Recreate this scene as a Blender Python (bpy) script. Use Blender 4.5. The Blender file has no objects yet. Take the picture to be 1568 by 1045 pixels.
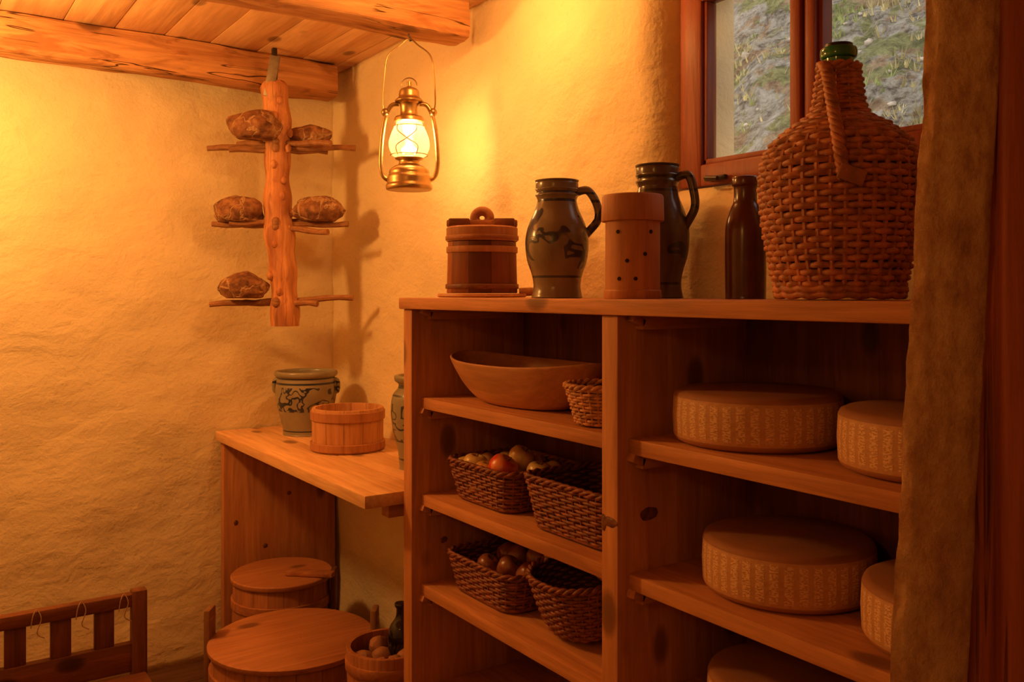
import bpy, bmesh, math, random
from mathutils import Vector, Matrix, noise
random.seed(7)
H=1.594            # eye height
CEIL=H+1.03
YB=3.93; XR=1.68
ER=Vector((.823,-.568,0)); EF=Vector((.568,.823,0))
scene=bpy.context.scene

# ------------------------------------------------------------------ materials
def nm(name):
    m=bpy.data.materials.new(name); m.use_nodes=True
    nt=m.node_tree; b=nt.nodes['Principled BSDF']
    return m,nt,b
def L(nt,a,b): nt.links.new(a,b)
def ramp(nt,fac,stops,interp='LINEAR'):
    r=nt.nodes.new('ShaderNodeValToRGB'); cr=r.color_ramp; cr.interpolation=interp
    while len(cr.elements)<len(stops): cr.elements.new(.5)
    for e,(p,c) in zip(cr.elements,stops):
        e.position=p; e.color=(c[0],c[1],c[2],1) if hasattr(c,'__len__') else (c,c,c,1)
    L(nt,fac,r.inputs[0]); return r.outputs[0]
def mix(nt,fac,a,b,mode='MIX'):
    n=nt.nodes.new('ShaderNodeMix'); n.data_type='RGBA'; n.blend_type=mode
    for s,v in ((n.inputs[0],fac),(n.inputs[6],a),(n.inputs[7],b)):
        if isinstance(v,(int,float)): s.default_value=v
        elif isinstance(v,tuple): s.default_value=(v[0],v[1],v[2],1)
        else: L(nt,v,s)
    return n.outputs[2]
def mth(nt,op,a,b=None):
    n=nt.nodes.new('ShaderNodeMath'); n.operation=op
    for s,v in ((n.inputs[0],a),(n.inputs[1],b)):
        if v is None: continue
        if isinstance(v,(int,float)): s.default_value=v
        else: L(nt,v,s)
    return n.outputs[0]
def noise_t(nt,vec,scale,detail=5,rough=.55,dist=0):
    n=nt.nodes.new('ShaderNodeTexNoise'); n.inputs['Scale'].default_value=scale
    n.inputs['Detail'].default_value=detail; n.inputs['Roughness'].default_value=rough
    n.inputs['Distortion'].default_value=dist
    L(nt,vec,n.inputs['Vector']); return n.outputs['Fac']
def mapping(nt,src,sc=(1,1,1),loc=(0,0,0),rot=(0,0,0)):
    m=nt.nodes.new('ShaderNodeMapping'); m.inputs['Scale'].default_value=sc
    m.inputs['Location'].default_value=loc; m.inputs['Rotation'].default_value=rot
    L(nt,src,m.inputs['Vector']); return m.outputs[0]
def bump(nt,b,h,strength=.4,dist=.01):
    n=nt.nodes.new('ShaderNodeBump'); n.inputs['Strength'].default_value=strength
    n.inputs['Distance'].default_value=dist; L(nt,h,n.inputs['Height']); L(nt,n.outputs[0],b.inputs['Normal'])
def spec(b,v): b.inputs['Specular IOR Level'].default_value=v

def wood(name,cl,cd,axis=2,sc=1.0,knots=True,rough=.6,bs=.25,off=(0,0,0),crack=0.0,kt=.11,patch=None,csc=19):
    m,nt,b=nm(name); tc=nt.nodes.new('ShaderNodeTexCoord').outputs['Object']
    s=[1,1,1]; s[axis]=.07
    v=mapping(nt,tc,tuple(s),off)
    n1=noise_t(nt,v,22*sc,6,.6,1.2); n2=noise_t(nt,v,110*sc,4,.6,.2)
    base=ramp(nt,n1,[(.3,cd),(.48,tuple((a+c)/2 for a,c in zip(cl,cd))),(.62,cl)])
    fine=ramp(nt,n2,[(.3,.82),(.65,1.0)])
    col=mix(nt,1.0,base,fine,'MULTIPLY')
    big=ramp(nt,noise_t(nt,tc,2.3,2),[(.3,.85),(.7,1.06)])
    col=mix(nt,1.0,col,big,'MULTIPLY')
    hgt=mth(nt,'ADD',n1,mth(nt,'MULTIPLY',n2,.5))
    if patch:
        sp=[1,1,1]; sp[axis]=.3
        pn=noise_t(nt,mapping(nt,tc,tuple(sp),(5,2,1)),13,4,.6,.5)
        col=mix(nt,ramp(nt,pn,[(.52,0),(.60,.8)]),col,patch)
    if knots:
        s2=[1,1,1]; s2[axis]=.55
        v2=mapping(nt,tc,tuple(s2),(off[0]+3.1,off[1]+1.7,off[2]))
        vo=nt.nodes.new('ShaderNodeTexVoronoi'); vo.inputs['Scale'].default_value=5.5
        L(nt,v2,vo.inputs['Vector'])
        k=ramp(nt,vo.outputs['Distance'],[(0,0),(kt,.2),(kt*1.5,1.0)])
        col=mix(nt,k,tuple(c*.35 for c in cd),col)
    if crack>0:
        s3=[1,1,1]; s3[axis]=.05
        v3=mapping(nt,tc,tuple(s3),(1,2,3))
        c3=noise_t(nt,v3,csc,3,.5,.8)
        k3=ramp(nt,mth(nt,'ABSOLUTE',mth(nt,'SUBTRACT',c3,.42)),[(.0,0),(.016,1.0)])
        gate=ramp(nt,noise_t(nt,tc,3.5,2),[(.46,1),(.54,0)])
        k3=mth(nt,'MAXIMUM',k3,gate)
        col=mix(nt,mth(nt,'MAXIMUM',k3,1-crack),tuple(c*.15 for c in cd),col)
        hgt=mth(nt,'ADD',hgt,mth(nt,'MULTIPLY',k3,1.5))
    L(nt,col,b.inputs['Base Color']); b.inputs['Roughness'].default_value=rough; spec(b,.3)
    bump(nt,b,hgt,bs,.006); return m

def stave(name,cl,cd,n=14,rough=.6,var=.5,groove=True):
    m,nt,b=nm(name); t=nt.nodes.new('ShaderNodeTexCoord')
    sep=nt.nodes.new('ShaderNodeSeparateXYZ'); L(nt,t.outputs['UV'],sep.inputs[0])
    un=mth(nt,'MULTIPLY',sep.outputs[0],n); fl=mth(nt,'FLOOR',un)
    wn=nt.nodes.new('ShaderNodeTexWhiteNoise'); wn.noise_dimensions='1D'; L(nt,fl,wn.inputs['W'])
    v=mapping(nt,t.outputs['Object'],(1,1,.1)); n1=noise_t(nt,v,40,6,.6,.8)
    base=ramp(nt,n1,[(.3,cd),(.62,cl)])
    d=mth(nt,'MULTIPLY',wn.outputs['Value'],var)
    col=mix(nt,d,base,tuple(c*.35 for c in cd))
    fr=mth(nt,'FRACT',un); g=ramp(nt,mth(nt,'ABSOLUTE',mth(nt,'SUBTRACT',fr,.5)),[(.475,1.0),(.493,.45)])
    if groove: col=mix(nt,1.0,col,g,'MULTIPLY')
    L(nt,col,b.inputs['Base Color']); b.inputs['Roughness'].default_value=rough; spec(b,.3)
    bump(nt,b,mth(nt,'ADD',n1,g) if groove else n1,.3,.004); return m

def plain(name,c,rough=.5,metal=0,sp=.4,nscale=30,var=.25,bs=.15):
    m,nt,b=nm(name); tc=nt.nodes.new('ShaderNodeTexCoord').outputs['Object']
    n1=noise_t(nt,tc,nscale,5)
    col=ramp(nt,n1,[(.3,tuple(x*(1-var) for x in c)),(.7,tuple(min(1,x*(1+var)) for x in c))])
    L(nt,col,b.inputs['Base Color']); b.inputs['Roughness'].default_value=rough
    b.inputs['Metallic'].default_value=metal; spec(b,sp); bump(nt,b,n1,bs,.003); return m

def plaster(name,c,strength=1.0):
    m,nt,b=nm(name); tc=nt.nodes.new('ShaderNodeTexCoord').outputs['Object']
    v=mapping(nt,tc,(1,1,1.6),rot=(.25,.25,0))
    a=noise_t(nt,v,2.4,3,.45,.4); m1=noise_t(nt,v,8,4,.5,.35); f=noise_t(nt,tc,70,4,.62)
    col=ramp(nt,a,[(.25,tuple(x*.86 for x in c)),(.75,c)])
    col=mix(nt,ramp(nt,noise_t(nt,tc,45,3),[(.60,0),(.75,.24)]),col,tuple(x*.6 for x in c))
    L(nt,col,b.inputs['Base Color']); b.inputs['Roughness'].default_value=.93; spec(b,.1)
    h=mth(nt,'ADD',mth(nt,'MULTIPLY',a,1.5),mth(nt,'ADD',mth(nt,'MULTIPLY',m1,.75),mth(nt,'MULTIPLY',f,.20)))
    bump(nt,b,h,.5*strength,.028); return m

def ceramic(name,base,deco,Hh,bands,rng=(.3,.8),thr=.56,rough=.22,sc=17):
    m,nt,b=nm(name); tc=nt.nodes.new('ShaderNodeTexCoord').outputs['Object']
    sep=nt.nodes.new('ShaderNodeSeparateXYZ'); L(nt,tc,sep.inputs[0])
    z=mth(nt,'DIVIDE',sep.outputs[2],Hh)
    st=[(0,0)]
    for lo,hi in bands: st+= [(lo,1),(hi,0)]
    bd=ramp(nt,z,st,'CONSTANT')
    zone=ramp(nt,z,[(0,0),(rng[0],1),(rng[1],0)],'CONSTANT')
    n1=noise_t(nt,tc,sc,1,.4,1.6)
    dn=ramp(nt,n1,[(thr-.02,0),(thr,1),(thr+.09,1),(thr+.11,0)])
    dec=mth(nt,'MAXIMUM',mth(nt,'MULTIPLY',dn,zone),bd)
    bc=ramp(nt,noise_t(nt,tc,9,5),[(.3,tuple(x*.65 for x in base)),(.7,base)])
    col=mix(nt,dec,bc,deco); L(nt,col,b.inputs['Base Color'])
    b.inputs['Roughness'].default_value=rough; spec(b,.5)
    bump(nt,b,mth(nt,'ADD',noise_t(nt,tc,60,3),mth(nt,'MULTIPLY',dec,.4)),.12,.003); return m

def thin_glass(name,tint,gl=.08,tr=0.0,rg=.03):
    m,nt,b=nm(name); nt.nodes.remove(b); out=nt.nodes['Material Output']
    t=nt.nodes.new('ShaderNodeBsdfTransparent'); t.inputs[0].default_value=(*tint,1)
    g=nt.nodes.new('ShaderNodeBsdfGlossy'); g.inputs['Roughness'].default_value=rg
    x=nt.nodes.new('ShaderNodeMixShader'); x.inputs[0].default_value=gl
    L(nt,t.outputs[0],x.inputs[1]); L(nt,g.outputs[0],x.inputs[2]); o=x.outputs[0]
    if tr>0:
        tl=nt.nodes.new('ShaderNodeBsdfTranslucent'); tl.inputs[0].default_value=(*tint,1)
        y=nt.nodes.new('ShaderNodeMixShader'); y.inputs[0].default_value=tr
        L(nt,o,y.inputs[1]); L(nt,tl.outputs[0],y.inputs[2]); o=y.outputs[0]
    L(nt,o,out.inputs[0]); return m
def emit(name,c,s):
    m,nt,b=nm(name); b.inputs['Emission Color'].default_value=(*c,1); b.inputs['Emission Strength'].default_value=s
    b.inputs['Base Color'].default_value=(*c,1); return m

PINE=((.67,.30,.125),(.47,.185,.07))
M={}
M['plaster']=plaster('plaster_ochre',(.84,.67,.41))
M['pine_x']=wood('pine_x',*PINE,axis=0); M['pine_y']=wood('pine_y',*PINE,axis=1,off=(0,.3,0)); M['pine_z']=wood('pine_z',*PINE,axis=2,kt=.12)
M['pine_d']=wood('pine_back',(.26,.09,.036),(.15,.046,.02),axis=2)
M['table']=wood('table_pine',(.88,.54,.27),(.70,.37,.17),axis=1)
M['beam']=wood('beam_wood',(.74,.38,.16),(.46,.18,.065),axis=0,sc=.9,rough=.75,bs=.9,crack=.94,patch=(.34,.13,.045),csc=22)
M['ceil']=wood('ceiling_boards',(.90,.55,.28),(.70,.34,.15),axis=1,sc=.6,rough=.6,kt=.11)
M['floor']=wood('floor_boards',(.16,.075,.04),(.08,.035,.02),axis=0)
M['tree']=wood('tree_post',(.74,.34,.14),(.46,.16,.06),axis=2,sc=1.4,crack=.3,patch=(.30,.10,.04))
M['stick']=wood('stick_wood',(.42,.19,.08),(.25,.1,.04),axis=0,knots=False)
M['darkwood']=wood('dark_wood',(.24,.08,.032),(.12,.038,.017),axis=0,rough=.5)
M['darkwood_z']=wood('dark_wood_z',(.22,.075,.03),(.11,.035,.016),axis=2,rough=.5)
M['jamb2']=wood('jamb_plank',(.46,.13,.055),(.30,.07,.03),axis=2,sc=.9,rough=.5,bs=.5,crack=.5)
M['redframe']=wood('window_wood',(.34,.08,.037),(.25,.052,.024),axis=2,knots=False,rough=.45)
M['stave_l']=stave('stave_light',(.66,.33,.15),(.46,.2,.08),12,var=.2)
M['stave_m']=stave('stave_mixed',(.40,.13,.05),(.25,.075,.03),10,var=.95)
M['stave_p']=stave('stave_plain',(.50,.22,.095),(.36,.14,.06),6,var=.10,groove=False)
M['stave_d']=stave('stave_tub',(.44,.17,.07),(.28,.10,.04),20,var=.3)
M['hoop']=wood('hoop_wood',(.5,.2,.08),(.32,.11,.045),axis=0,knots=False)
M['lid']=wood('lid_wood',(.54,.23,.10),(.40,.15,.06),axis=0,sc=.8)
M['bowlw']=wood('bowl_wood',(.64,.31,.14),(.46,.2,.085),axis=1,sc=.7,knots=False,rough=.5)
M['wick_demi']=plain('wicker_brown',(.38,.14,.06),.55,nscale=45,var=.5)
M['wick_dark']=plain('wicker_dark',(.22,.065,.03),.5,nscale=60,var=.5)
M['wick_tan']=plain('wicker_tan',(.55,.26,.12),.55,nscale=60,var=.4)
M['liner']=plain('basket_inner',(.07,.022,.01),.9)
M['glass_g']=plain('green_glass',(.02,.18,.07),.12,sp=.7,var=.1,bs=0)
M['cork']=plain('dark_cap',(.02,.015,.012),.4)
M['jug']=ceramic('jug_glaze',(.25,.19,.13),(.04,.04,.07),.306,[(.17,.19),(.82,.84),(.89,.91)],(.25,.78),.53,sc=12)
M['jug2']=ceramic('jug_dark_glaze',(.11,.07,.05),(.03,.022,.02),.333,[(.10,.12),(.8,.82),(.9,.92)],(.3,.7),.58,sc=11)
M['crock']=ceramic('crock_glaze',(.32,.27,.18),(.02,.025,.05),.27,[(.06,.08),(.80,.83),(.88,.9)],(.38,.76),.49,.3)
M['crock2']=ceramic('jar_glaze',(.28,.25,.17),(.03,.03,.04),.32,[(.1,.12),(.78,.80),(.86,.9)],(.3,.7),.53,.3)
M['bottle']=plain('brown_bottle',(.08,.02,.011),.22,sp=.5,nscale=12,bs=.05)
M['black']=plain('black_glass',(.008,.007,.008),.1,sp=.7,bs=0)
M['brass']=plain('aged_brass',(.50,.33,.15),.34,metal=.9,var=.3,nscale=14)
M['iron']=plain('iron',(.06,.045,.035),.5,metal=.6)
M['zinc']=plain('zinc_strap',(.26,.21,.15),.5,metal=.5)
M['gl_lantern']=thin_glass('lantern_glass',(1,.97,.9),.07,.10)
M['gl_bulb']=thin_glass('bulb_glass',(1,.97,.9),.03,.05)
M['gl_win']=thin_glass('window_glass',(.95,.97,.97),.008,0,.3)
M['flame']=emit('lamp_glow',(1,.72,.30),40)
M['string']=plain('string',(.42,.27,.15),.9,nscale=200)
M['leather']=plain('leather_tag',(.36,.15,.07),.7)
M['hole']=plain('hole_dark',(.02,.008,.004),.9)
M['knot']=plain('wood_knot',(.17,.06,.026),.6,nscale=90,var=.5)
M['pot']=plain('potato_skin',(.30,.13,.06),.7)
def jamb_mat():
    m,nt,b=nm('jamb_hewn'); tc=nt.nodes.new('ShaderNodeTexCoord').outputs['Object']
    v=mapping(nt,tc,(1,1,.6)); n1=noise_t(nt,v,34,8,.72,.1); n2=noise_t(nt,tc,170,5,.7); n3=noise_t(nt,v,7,4,.6)
    c=ramp(nt,n1,[(.34,(.36,.18,.085)),(.48,(.58,.34,.18)),(.62,(.74,.50,.29))])
    c=mix(nt,ramp(nt,n3,[(.42,.0),(.62,.5)]),c,(.46,.22,.10))
    L(nt,c,b.inputs['Base Color']); b.inputs['Roughness'].default_value=.95; spec(b,.1)
    bump(nt,b,mth(nt,'ADD',n1,mth(nt,'MULTIPLY',n2,.35)),.9,.008); return m
M['jamb']=jamb_mat()
def bread_mat():
    m,nt,b=nm('bread_crust'); tc=nt.nodes.new('ShaderNodeTexCoord').outputs['Object']
    vo=nt.nodes.new('ShaderNodeTexVoronoi'); vo.feature='DISTANCE_TO_EDGE'; vo.inputs['Scale'].default_value=11
    n0=noise_t(nt,tc,14,3)
    L(nt,mix(nt,.12,tc,n0),vo.inputs['Vector'])
    k=ramp(nt,vo.outputs['Distance'],[(.0,0),(.07,1)])
    n1=noise_t(nt,tc,24,6,.65)
    c=ramp(nt,n1,[(.34,(.08,.028,.012)),(.5,(.22,.085,.033)),(.68,(.40,.19,.08))])
    L(nt,mix(nt,k,(.48,.28,.14),c),b.inputs['Base Color']); b.inputs['Roughness'].default_value=.85
    bump(nt,b,mth(nt,'ADD',n1,k),.6,.008); return m
M['bread']=bread_mat()
def apple_mat(name,c1,c2):
    m,nt,b=nm(name); tc=nt.nodes.new('ShaderNodeTexCoord').outputs['Object']
    v=mapping(nt,tc,(1,1,.4)); L(nt,ramp(nt,noise_t(nt,v,26,4,.6),[(.4,c1),(.6,c2)]),b.inputs['Base Color'])
    b.inputs['Roughness'].default_value=.32; return m
M['apple_r']=apple_mat('apple_red',(.62,.04,.02),(.75,.24,.07)); M['apple_g']=apple_mat('apple_pale',(.72,.50,.19),(.62,.30,.10))
M['apple_b']=apple_mat('apple_brown',(.22,.05,.025),(.32,.12,.05))
def cheese_side_lit():
    m,nt,b=nm('cheese_rind_side_lit'); t=nt.nodes.new('ShaderNodeTexCoord')
    uv=mapping(nt,t.outputs['UV'],(1,1,1)); sep=nt.nodes.new('ShaderNodeSeparateXYZ'); L(nt,uv,sep.inputs[0])
    fu=mth(nt,'FRACT',mth(nt,'MULTIPLY',sep.outputs[0],40))
    blk=mth(nt,'MULTIPLY',ramp(nt,fu,[(.0,0),(.1,1),(.62,1),(.72,0)]),ramp(nt,sep.outputs[1],[(0.04,0),(.1,1),(.9,1),(.96,0)]))
    n=noise_t(nt,mapping(nt,uv,(150,30,1)),1.0,1,.5)
    txt=ramp(nt,n,[(.46,0),(.51,1)])
    k=mth(nt,'MULTIPLY',mth(nt,'MULTIPLY',txt,blk),.6)
    k=mth(nt,'ADD',k,mth(nt,'MULTIPLY',ramp(nt,noise_t(nt,mapping(nt,uv,(70,9,1)),1.0,3),[(.4,0),(.6,1)]),.12))
    base=ramp(nt,noise_t(nt,t.outputs['Object'],8,4),[(.3,(.48,.235,.105)),(.7,(.58,.31,.14))])  # side painted lighter than the top, standing in for light from left front
    L(nt,mix(nt,k,base,(.92,.64,.36)),b.inputs['Base Color']); b.inputs['Roughness'].default_value=.65
    bump(nt,b,k,.5,.003); return m
M['ch_side_lit']=cheese_side_lit(); M['ch_top']=plain('cheese_rind_top',(.36,.155,.07),.65,nscale=6,var=.18,bs=.2)

# ------------------------------------------------------------------ builder
def smooth_prof(p,n=5):
    out=[]; P=[p[0]]+list(p)+[p[-1]]
    for i in range(1,len(P)-2):
        a,b,c,d=P[i-1],P[i],P[i+1],P[i+2]
        for k in range(n):
            t=k/n
            q=[.5*((2*b[j])+(c[j]-a[j])*t+(2*a[j]-5*b[j]+4*c[j]-d[j])*t*t+(-a[j]+3*b[j]-3*c[j]+d[j])*t**3) for j in (0,1)]
            out.append((max(0,q[0]),q[1]))
    out.append(p[-1]); return out
def spline(pts,n=8):
    P=[Vector(p) for p in pts]; P=[P[0]]+P+[P[-1]]; out=[]
    for i in range(1,len(P)-2):
        a,b,c,d=P[i-1],P[i],P[i+1],P[i+2]
        for k in range(n):
            t=k/n; out.append(.5*((2*b)+(c-a)*t+(2*a-5*b+4*c-d)*t*t+(-a+3*b-3*c+d)*t**3))
    out.append(P[-1].copy()); return out
class B:
    def __init__(s,name,loc=(0,0,0)):
        s.name=name; s.loc=Vector(loc); s.bm=bmesh.new(); s.uv=s.bm.loops.layers.uv.new('UVMap'); s.mats=[]
    def mi(s,m):
        if m not in s.mats: s.mats.append(m)
        return s.mats.index(m)
    def box(s,c,size,mat,rot=None,bev=.003,seg=2):
        mi=s.mi(mat); M4=Matrix.Translation(Vector(c))@(rot.to_4x4() if rot else Matrix.Identity(4))@Matrix.Diagonal((*size,1))
        r=bmesh.ops.create_cube(s.bm,size=1,matrix=M4); vs=r['verts']
        fs=set(f for v in vs for f in v.link_faces)
        for f in fs: f.material_index=mi
        if bev>0:
            es=list(set(e for v in vs for e in v.link_edges))
            q=bmesh.ops.bevel(s.bm,geom=es,offset=bev,segments=seg,affect='EDGES',profile=.5)
            for f in q['faces']: f.material_index=mi
    def bx(s,x0,x1,y0,y1,z0,z1,mat,bev=.003):
        s.box(((x0+x1)/2,(y0+y1)/2,(z0+z1)/2),(abs(x1-x0),abs(y1-y0),abs(z1-z0)),mat,bev=bev)
    def rough(s,x0,x1,y0,y1,z0,z1,mat,axis=0,n=60,k=6,amp=.008,sc=6,seed=0):
        mi=s.mi(mat); lo=[x0,y0,z0]; hi=[x1,y1,z1]; a=axis; b,c=[i for i in range(3) if i!=a]
        per=[]
        for i in range(k): per.append((i/k,0))
        for i in range(k): per.append((1,i/k))
        for i in range(k): per.append((1-i/k,1))
        for i in range(k): per.append((0,1-i/k))
        rings=[]
        for i in range(n+1):
            ring=[]
            for (u,v) in per:
                p=[0,0,0]; p[a]=lo[a]+(hi[a]-lo[a])*i/n
                uu=(u-.5)*2; vv=(v-.5)*2; e=math.hypot(uu,vv)
                f=1-.09*max(0,(e-1.15))/.26
                p[b]=(lo[b]+hi[b])/2+(hi[b]-lo[b])/2*uu*f; p[c]=(lo[c]+hi[c])/2+(hi[c]-lo[c])/2*vv*f
                q=Vector(p); qq=q*sc+Vector((seed,seed*2,0)); qq[a]*=.45
                q3=Vector(p)*38; q3[a]*=.10
                d=noise.noise(qq)*amp+noise.noise(qq*3.3)*amp*.4+noise.noise(q3)*amp*.28
                nv=Vector((0,0,0)); nv[b]=uu; nv[c]=vv; q+=nv.normalized()*d
                ring.append(s.bm.verts.new(q))
            rings.append(ring)
        m=len(per)
        for i in range(n):
            for j in range(m):
                f=s.bm.faces.new((rings[i][j],rings[i][(j+1)%m],rings[i+1][(j+1)%m],rings[i+1][j])); f.material_index=mi
        for r in (rings[0],rings[-1]):
            f=s.bm.faces.new(r); f.material_index=mi
    def lathe(s,prof,mat,c=(0,0,0),seg=56,sx=1,sy=1,mat4=None,fn=None):
        mi=s.mi(mat); c=Vector(c); rings=[]
        for (r,z) in prof:
            if r<1e-5: ps=[Vector((0,0,z))]
            else: ps=[Vector((r*sx*math.cos(2*math.pi*j/seg),r*sy*math.sin(2*math.pi*j/seg),z)) for j in range(seg)]
            if fn: ps=[fn(p) for p in ps]
            if mat4: ps=[mat4@p for p in ps]
            rings.append([s.bm.verts.new(p+c) for p in ps])
        n=len(prof)
        for i in range(n-1):
            a,b=rings[i],rings[i+1]
            for j in range(seg):
                k=(j+1)%seg
                if len(a)==1 and len(b)==1: continue
                if len(a)==1: vs=[a[0],b[k],b[j]]; uv=[((j+.5)/seg,i),((j+1)/seg,i+1),(j/seg,i+1)]
                elif len(b)==1: vs=[a[j],a[k],b[0]]; uv=[(j/seg,i),((j+1)/seg,i),((j+.5)/seg,i+1)]
                else: vs=[a[j],a[k],b[k],b[j]]; uv=[(j/seg,i),((j+1)/seg,i),((j+1)/seg,i+1),(j/seg,i+1)]
                f=s.bm.faces.new(vs); f.material_index=mi
                for l,q in zip(f.loops,uv): l[s.uv].uv=(q[0],q[1]/(n-1))
    def tube(s,pts,r,mat,seg=8,closed=False,flat=1.0,up=None):
        mi=s.mi(mat); pts=[Vector(p) for p in pts]; n=len(pts)
        rad=r if isinstance(r,(list,tuple)) else [r]*n
        rings=[]; nrm=None
        for i in range(n):
            if closed: t=pts[(i+1)%n]-pts[i-1]
            else: t=pts[min(i+1,n-1)]-pts[max(i-1,0)]
            if t.length<1e-9: t=Vector((0,0,1))
            t.normalize()
            if up is not None: nrm=Vector(up)
            elif nrm is None: nrm=Vector((0,0,1)) if abs(t.z)<.9 else Vector((1,0,0))
            nrm=(nrm-t*nrm.dot(t))
            if nrm.length<1e-6: nrm=t.orthogonal()
            nrm.normalize(); bn=t.cross(nrm)
            rings.append([s.bm.verts.new(pts[i]+(nrm*math.cos(2*math.pi*j/seg)+bn*math.sin(2*math.pi*j/seg)*flat)*rad[i]) for j in range(seg)])
        for i in range(n if closed else n-1):
            a=rings[i]; b=rings[(i+1)%n]
            for j in range(seg):
                f=s.bm.faces.new((a[j],a[(j+1)%seg],b[(j+1)%seg],b[j])); f.material_index=mi
        if not closed:
            for q in (rings[0],rings[-1]):
                f=s.bm.faces.new(q); f.material_index=mi
    def blob(s,c,sz,mat,seed=0,amp=.12,sc=1.6,seg=32,nr=16,mat4=None,flatb=0):
        def fn(p):
            d=1+amp*noise.noise(p*sc+Vector((seed*3.1,seed,0)))+amp*.35*noise.noise(p*sc*3+Vector((seed,0,7)))
            q=Vector((p.x*sz[0],p.y*sz[1],p.z*sz[2]))*d
            if flatb and q.z<-flatb*sz[2]: q.z=-flatb*sz[2]
            return q
        prof=[(math.sin(math.pi*i/nr),-math.cos(math.pi*i/nr)) for i in range(nr+1)]
        prof[0]=(0,-1); prof[-1]=(0,1)
        s.lathe(prof,mat,c,seg,fn=fn,mat4=mat4)
    def done(s,ang=38,recalc=True):
        if recalc: bmesh.ops.recalc_face_normals(s.bm,faces=s.bm.faces[:])
        ca=math.radians(ang)
        for f in s.bm.faces: f.smooth=True
        for e in s.bm.edges:
            if len(e.link_faces)==2:
                if e.calc_face_angle(0)>ca: e.smooth=False
        me=bpy.data.meshes.new(s.name); s.bm.to_mesh(me); s.bm.free()
        for m in s.mats: me.materials.append(M[m])
        o=bpy.data.objects.new(s.name,me); o.location=s.loc; scene.collection.objects.link(o); return o

# ------------------------------------------------------------------ room shell
def wall(name,fp,u0,u1,v0,v1,step,holes=None,mats='plaster',thick=None):
    """fp(u,v,d)->Vector; d = depth behind the plaster face"""
    bm=bmesh.new()
    def axis(a,b,cuts):
        pts=sorted(set([a,b]+cuts)); out=[]
        for i in range(len(pts)-1):
            n=max(1,round((pts[i+1]-pts[i])/step))
            out+=[pts[i]+(pts[i+1]-pts[i])*k/n for k in range(n)]
        return out+[pts[-1]]
    cu=[holes[0],holes[1]] if holes else []; cv=[holes[2],holes[3]] if holes else []
    us=axis(u0,u1,cu); vs=axis(v0,v1,cv); grid={}
    for i,u in enumerate(us):
        for j,v in enumerate(vs):
            q=Vector((u*1.0,v*1.25,len(name)))
            d=.012+.014*noise.noise(q*1.7)+.007*noise.noise(q*4.8)+.0014*noise.noise(q*14)
            if holes:
                dx=max(holes[0]-u,0,u-holes[1]); dy=max(holes[2]-v,0,v-holes[3]); dd=math.hypot(dx,dy)
                d+=.065*math.exp(-(dd/.035)**1.3)
            grid[i,j]=bm.verts.new(fp(u,v,d))
    for i in range(len(us)-1):
        for j in range(len(vs)-1):
            if holes and us[i]>=holes[0]-1e-6 and us[i+1]<=holes[1]+1e-6 and vs[j]>=holes[2]-1e-6 and vs[j+1]<=holes[3]+1e-6: continue
            bm.faces.new((grid[i,j],grid[i+1,j],grid[i+1,j+1],grid[i,j+1]))
    T=thick or .12
    be=[e for e in bm.edges if e.is_boundary]
    r=bmesh.ops.extrude_edge_only(bm,edges=be)
    nv=[g for g in r['geom'] if isinstance(g,bmesh.types.BMVert)]
    n0=fp(0,0,1)-fp(0,0,0); base=fp(0,0,T)
    for v in nv:
        v.co += n0*( (base-v.co).dot(n0) )
    if holes:
        a,b,c,d=holes; rects=[(u0,a,v0,v1),(b,u1,v0,v1),(a,b,v0,c),(a,b,d,v1)]
    else: rects=[(u0,u1,v0,v1)]
    for (a,b,c,d) in rects:
        if b-a>1e-4 and d-c>1e-4:
            bm.faces.new([bm.verts.new(fp(p,q,T)) for p,q in ((a,c),(b,c),(b,d),(a,d))])
    for f in bm.faces: f.smooth=True
    bmesh.ops.recalc_face_normals(bm,faces=bm.faces[:])
    me=bpy.data.meshes.new(name); bm.to_mesh(me); bm.free(); me.materials.append(M[mats])
    o=bpy.data.objects.new(name,me); scene.collection.objects.link(o); return o
WY0,WY1,WZ0,WZ1=.91,1.73,H+.28,H+.86
XL=-1.7; YF=-1.5
wall('wall_back',lambda u,v,d:Vector((u,YB-.012+d,v)),XL,XR+.02,0,CEIL,.03)
wall('wall_right',lambda u,v,d:Vector((XR-.012+d,u,v)),YF,YB+.02,0,CEIL,.02,holes=(WY0,WY1,WZ0,WZ1),thick=.30)
wall('wall_left',lambda u,v,d:Vector((XL-d,u,v)),YF,YB+.1,0,CEIL,.1)
wall('wall_front',lambda u,v,d:Vector((u,YF-d,v)),XL,XR+.3,0,CEIL,.1)
f=B('floor')
for i in range(22):
    y0=YF+i*.25; f.bx(XL-.1,XR+.3,y0,y0+.247,-.06,0,'floor',.002)
f.bx(XL-.1,XR+.3,YF-.1,YB+.15,-.12,-.061,'floor',0)
f.done()
c=B('ceiling')
x=XL-.1
while x<XR+.3:
    w=.17+.05*random.random(); c.bx(x,min(x+w-.0025,XR+.31),YF-.1,YB+.15,CEIL+random.random()*.003,CEIL+.035,'ceil',.002); x+=w
c.bx(XL-.1,XR+.32,YF-.1,YB+.15,CEIL+.04,CEIL+.1,'ceil',0); c.done()
for nme,y0,y1,sd,x1 in (('ceiling_beam',3.685,3.82,1,1.60),('ceiling_beam',2.585,2.725,5,1.605),('ceiling_beam',1.35,1.49,9,1.62),('ceiling_beam',.1,.24,9,1.62)):
    b=B(nme); b.rough(XL+.01,x1,y0,y1,H+.88,CEIL-.001,'beam',0,160,12,.014,5,sd); b.done(50)

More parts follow.
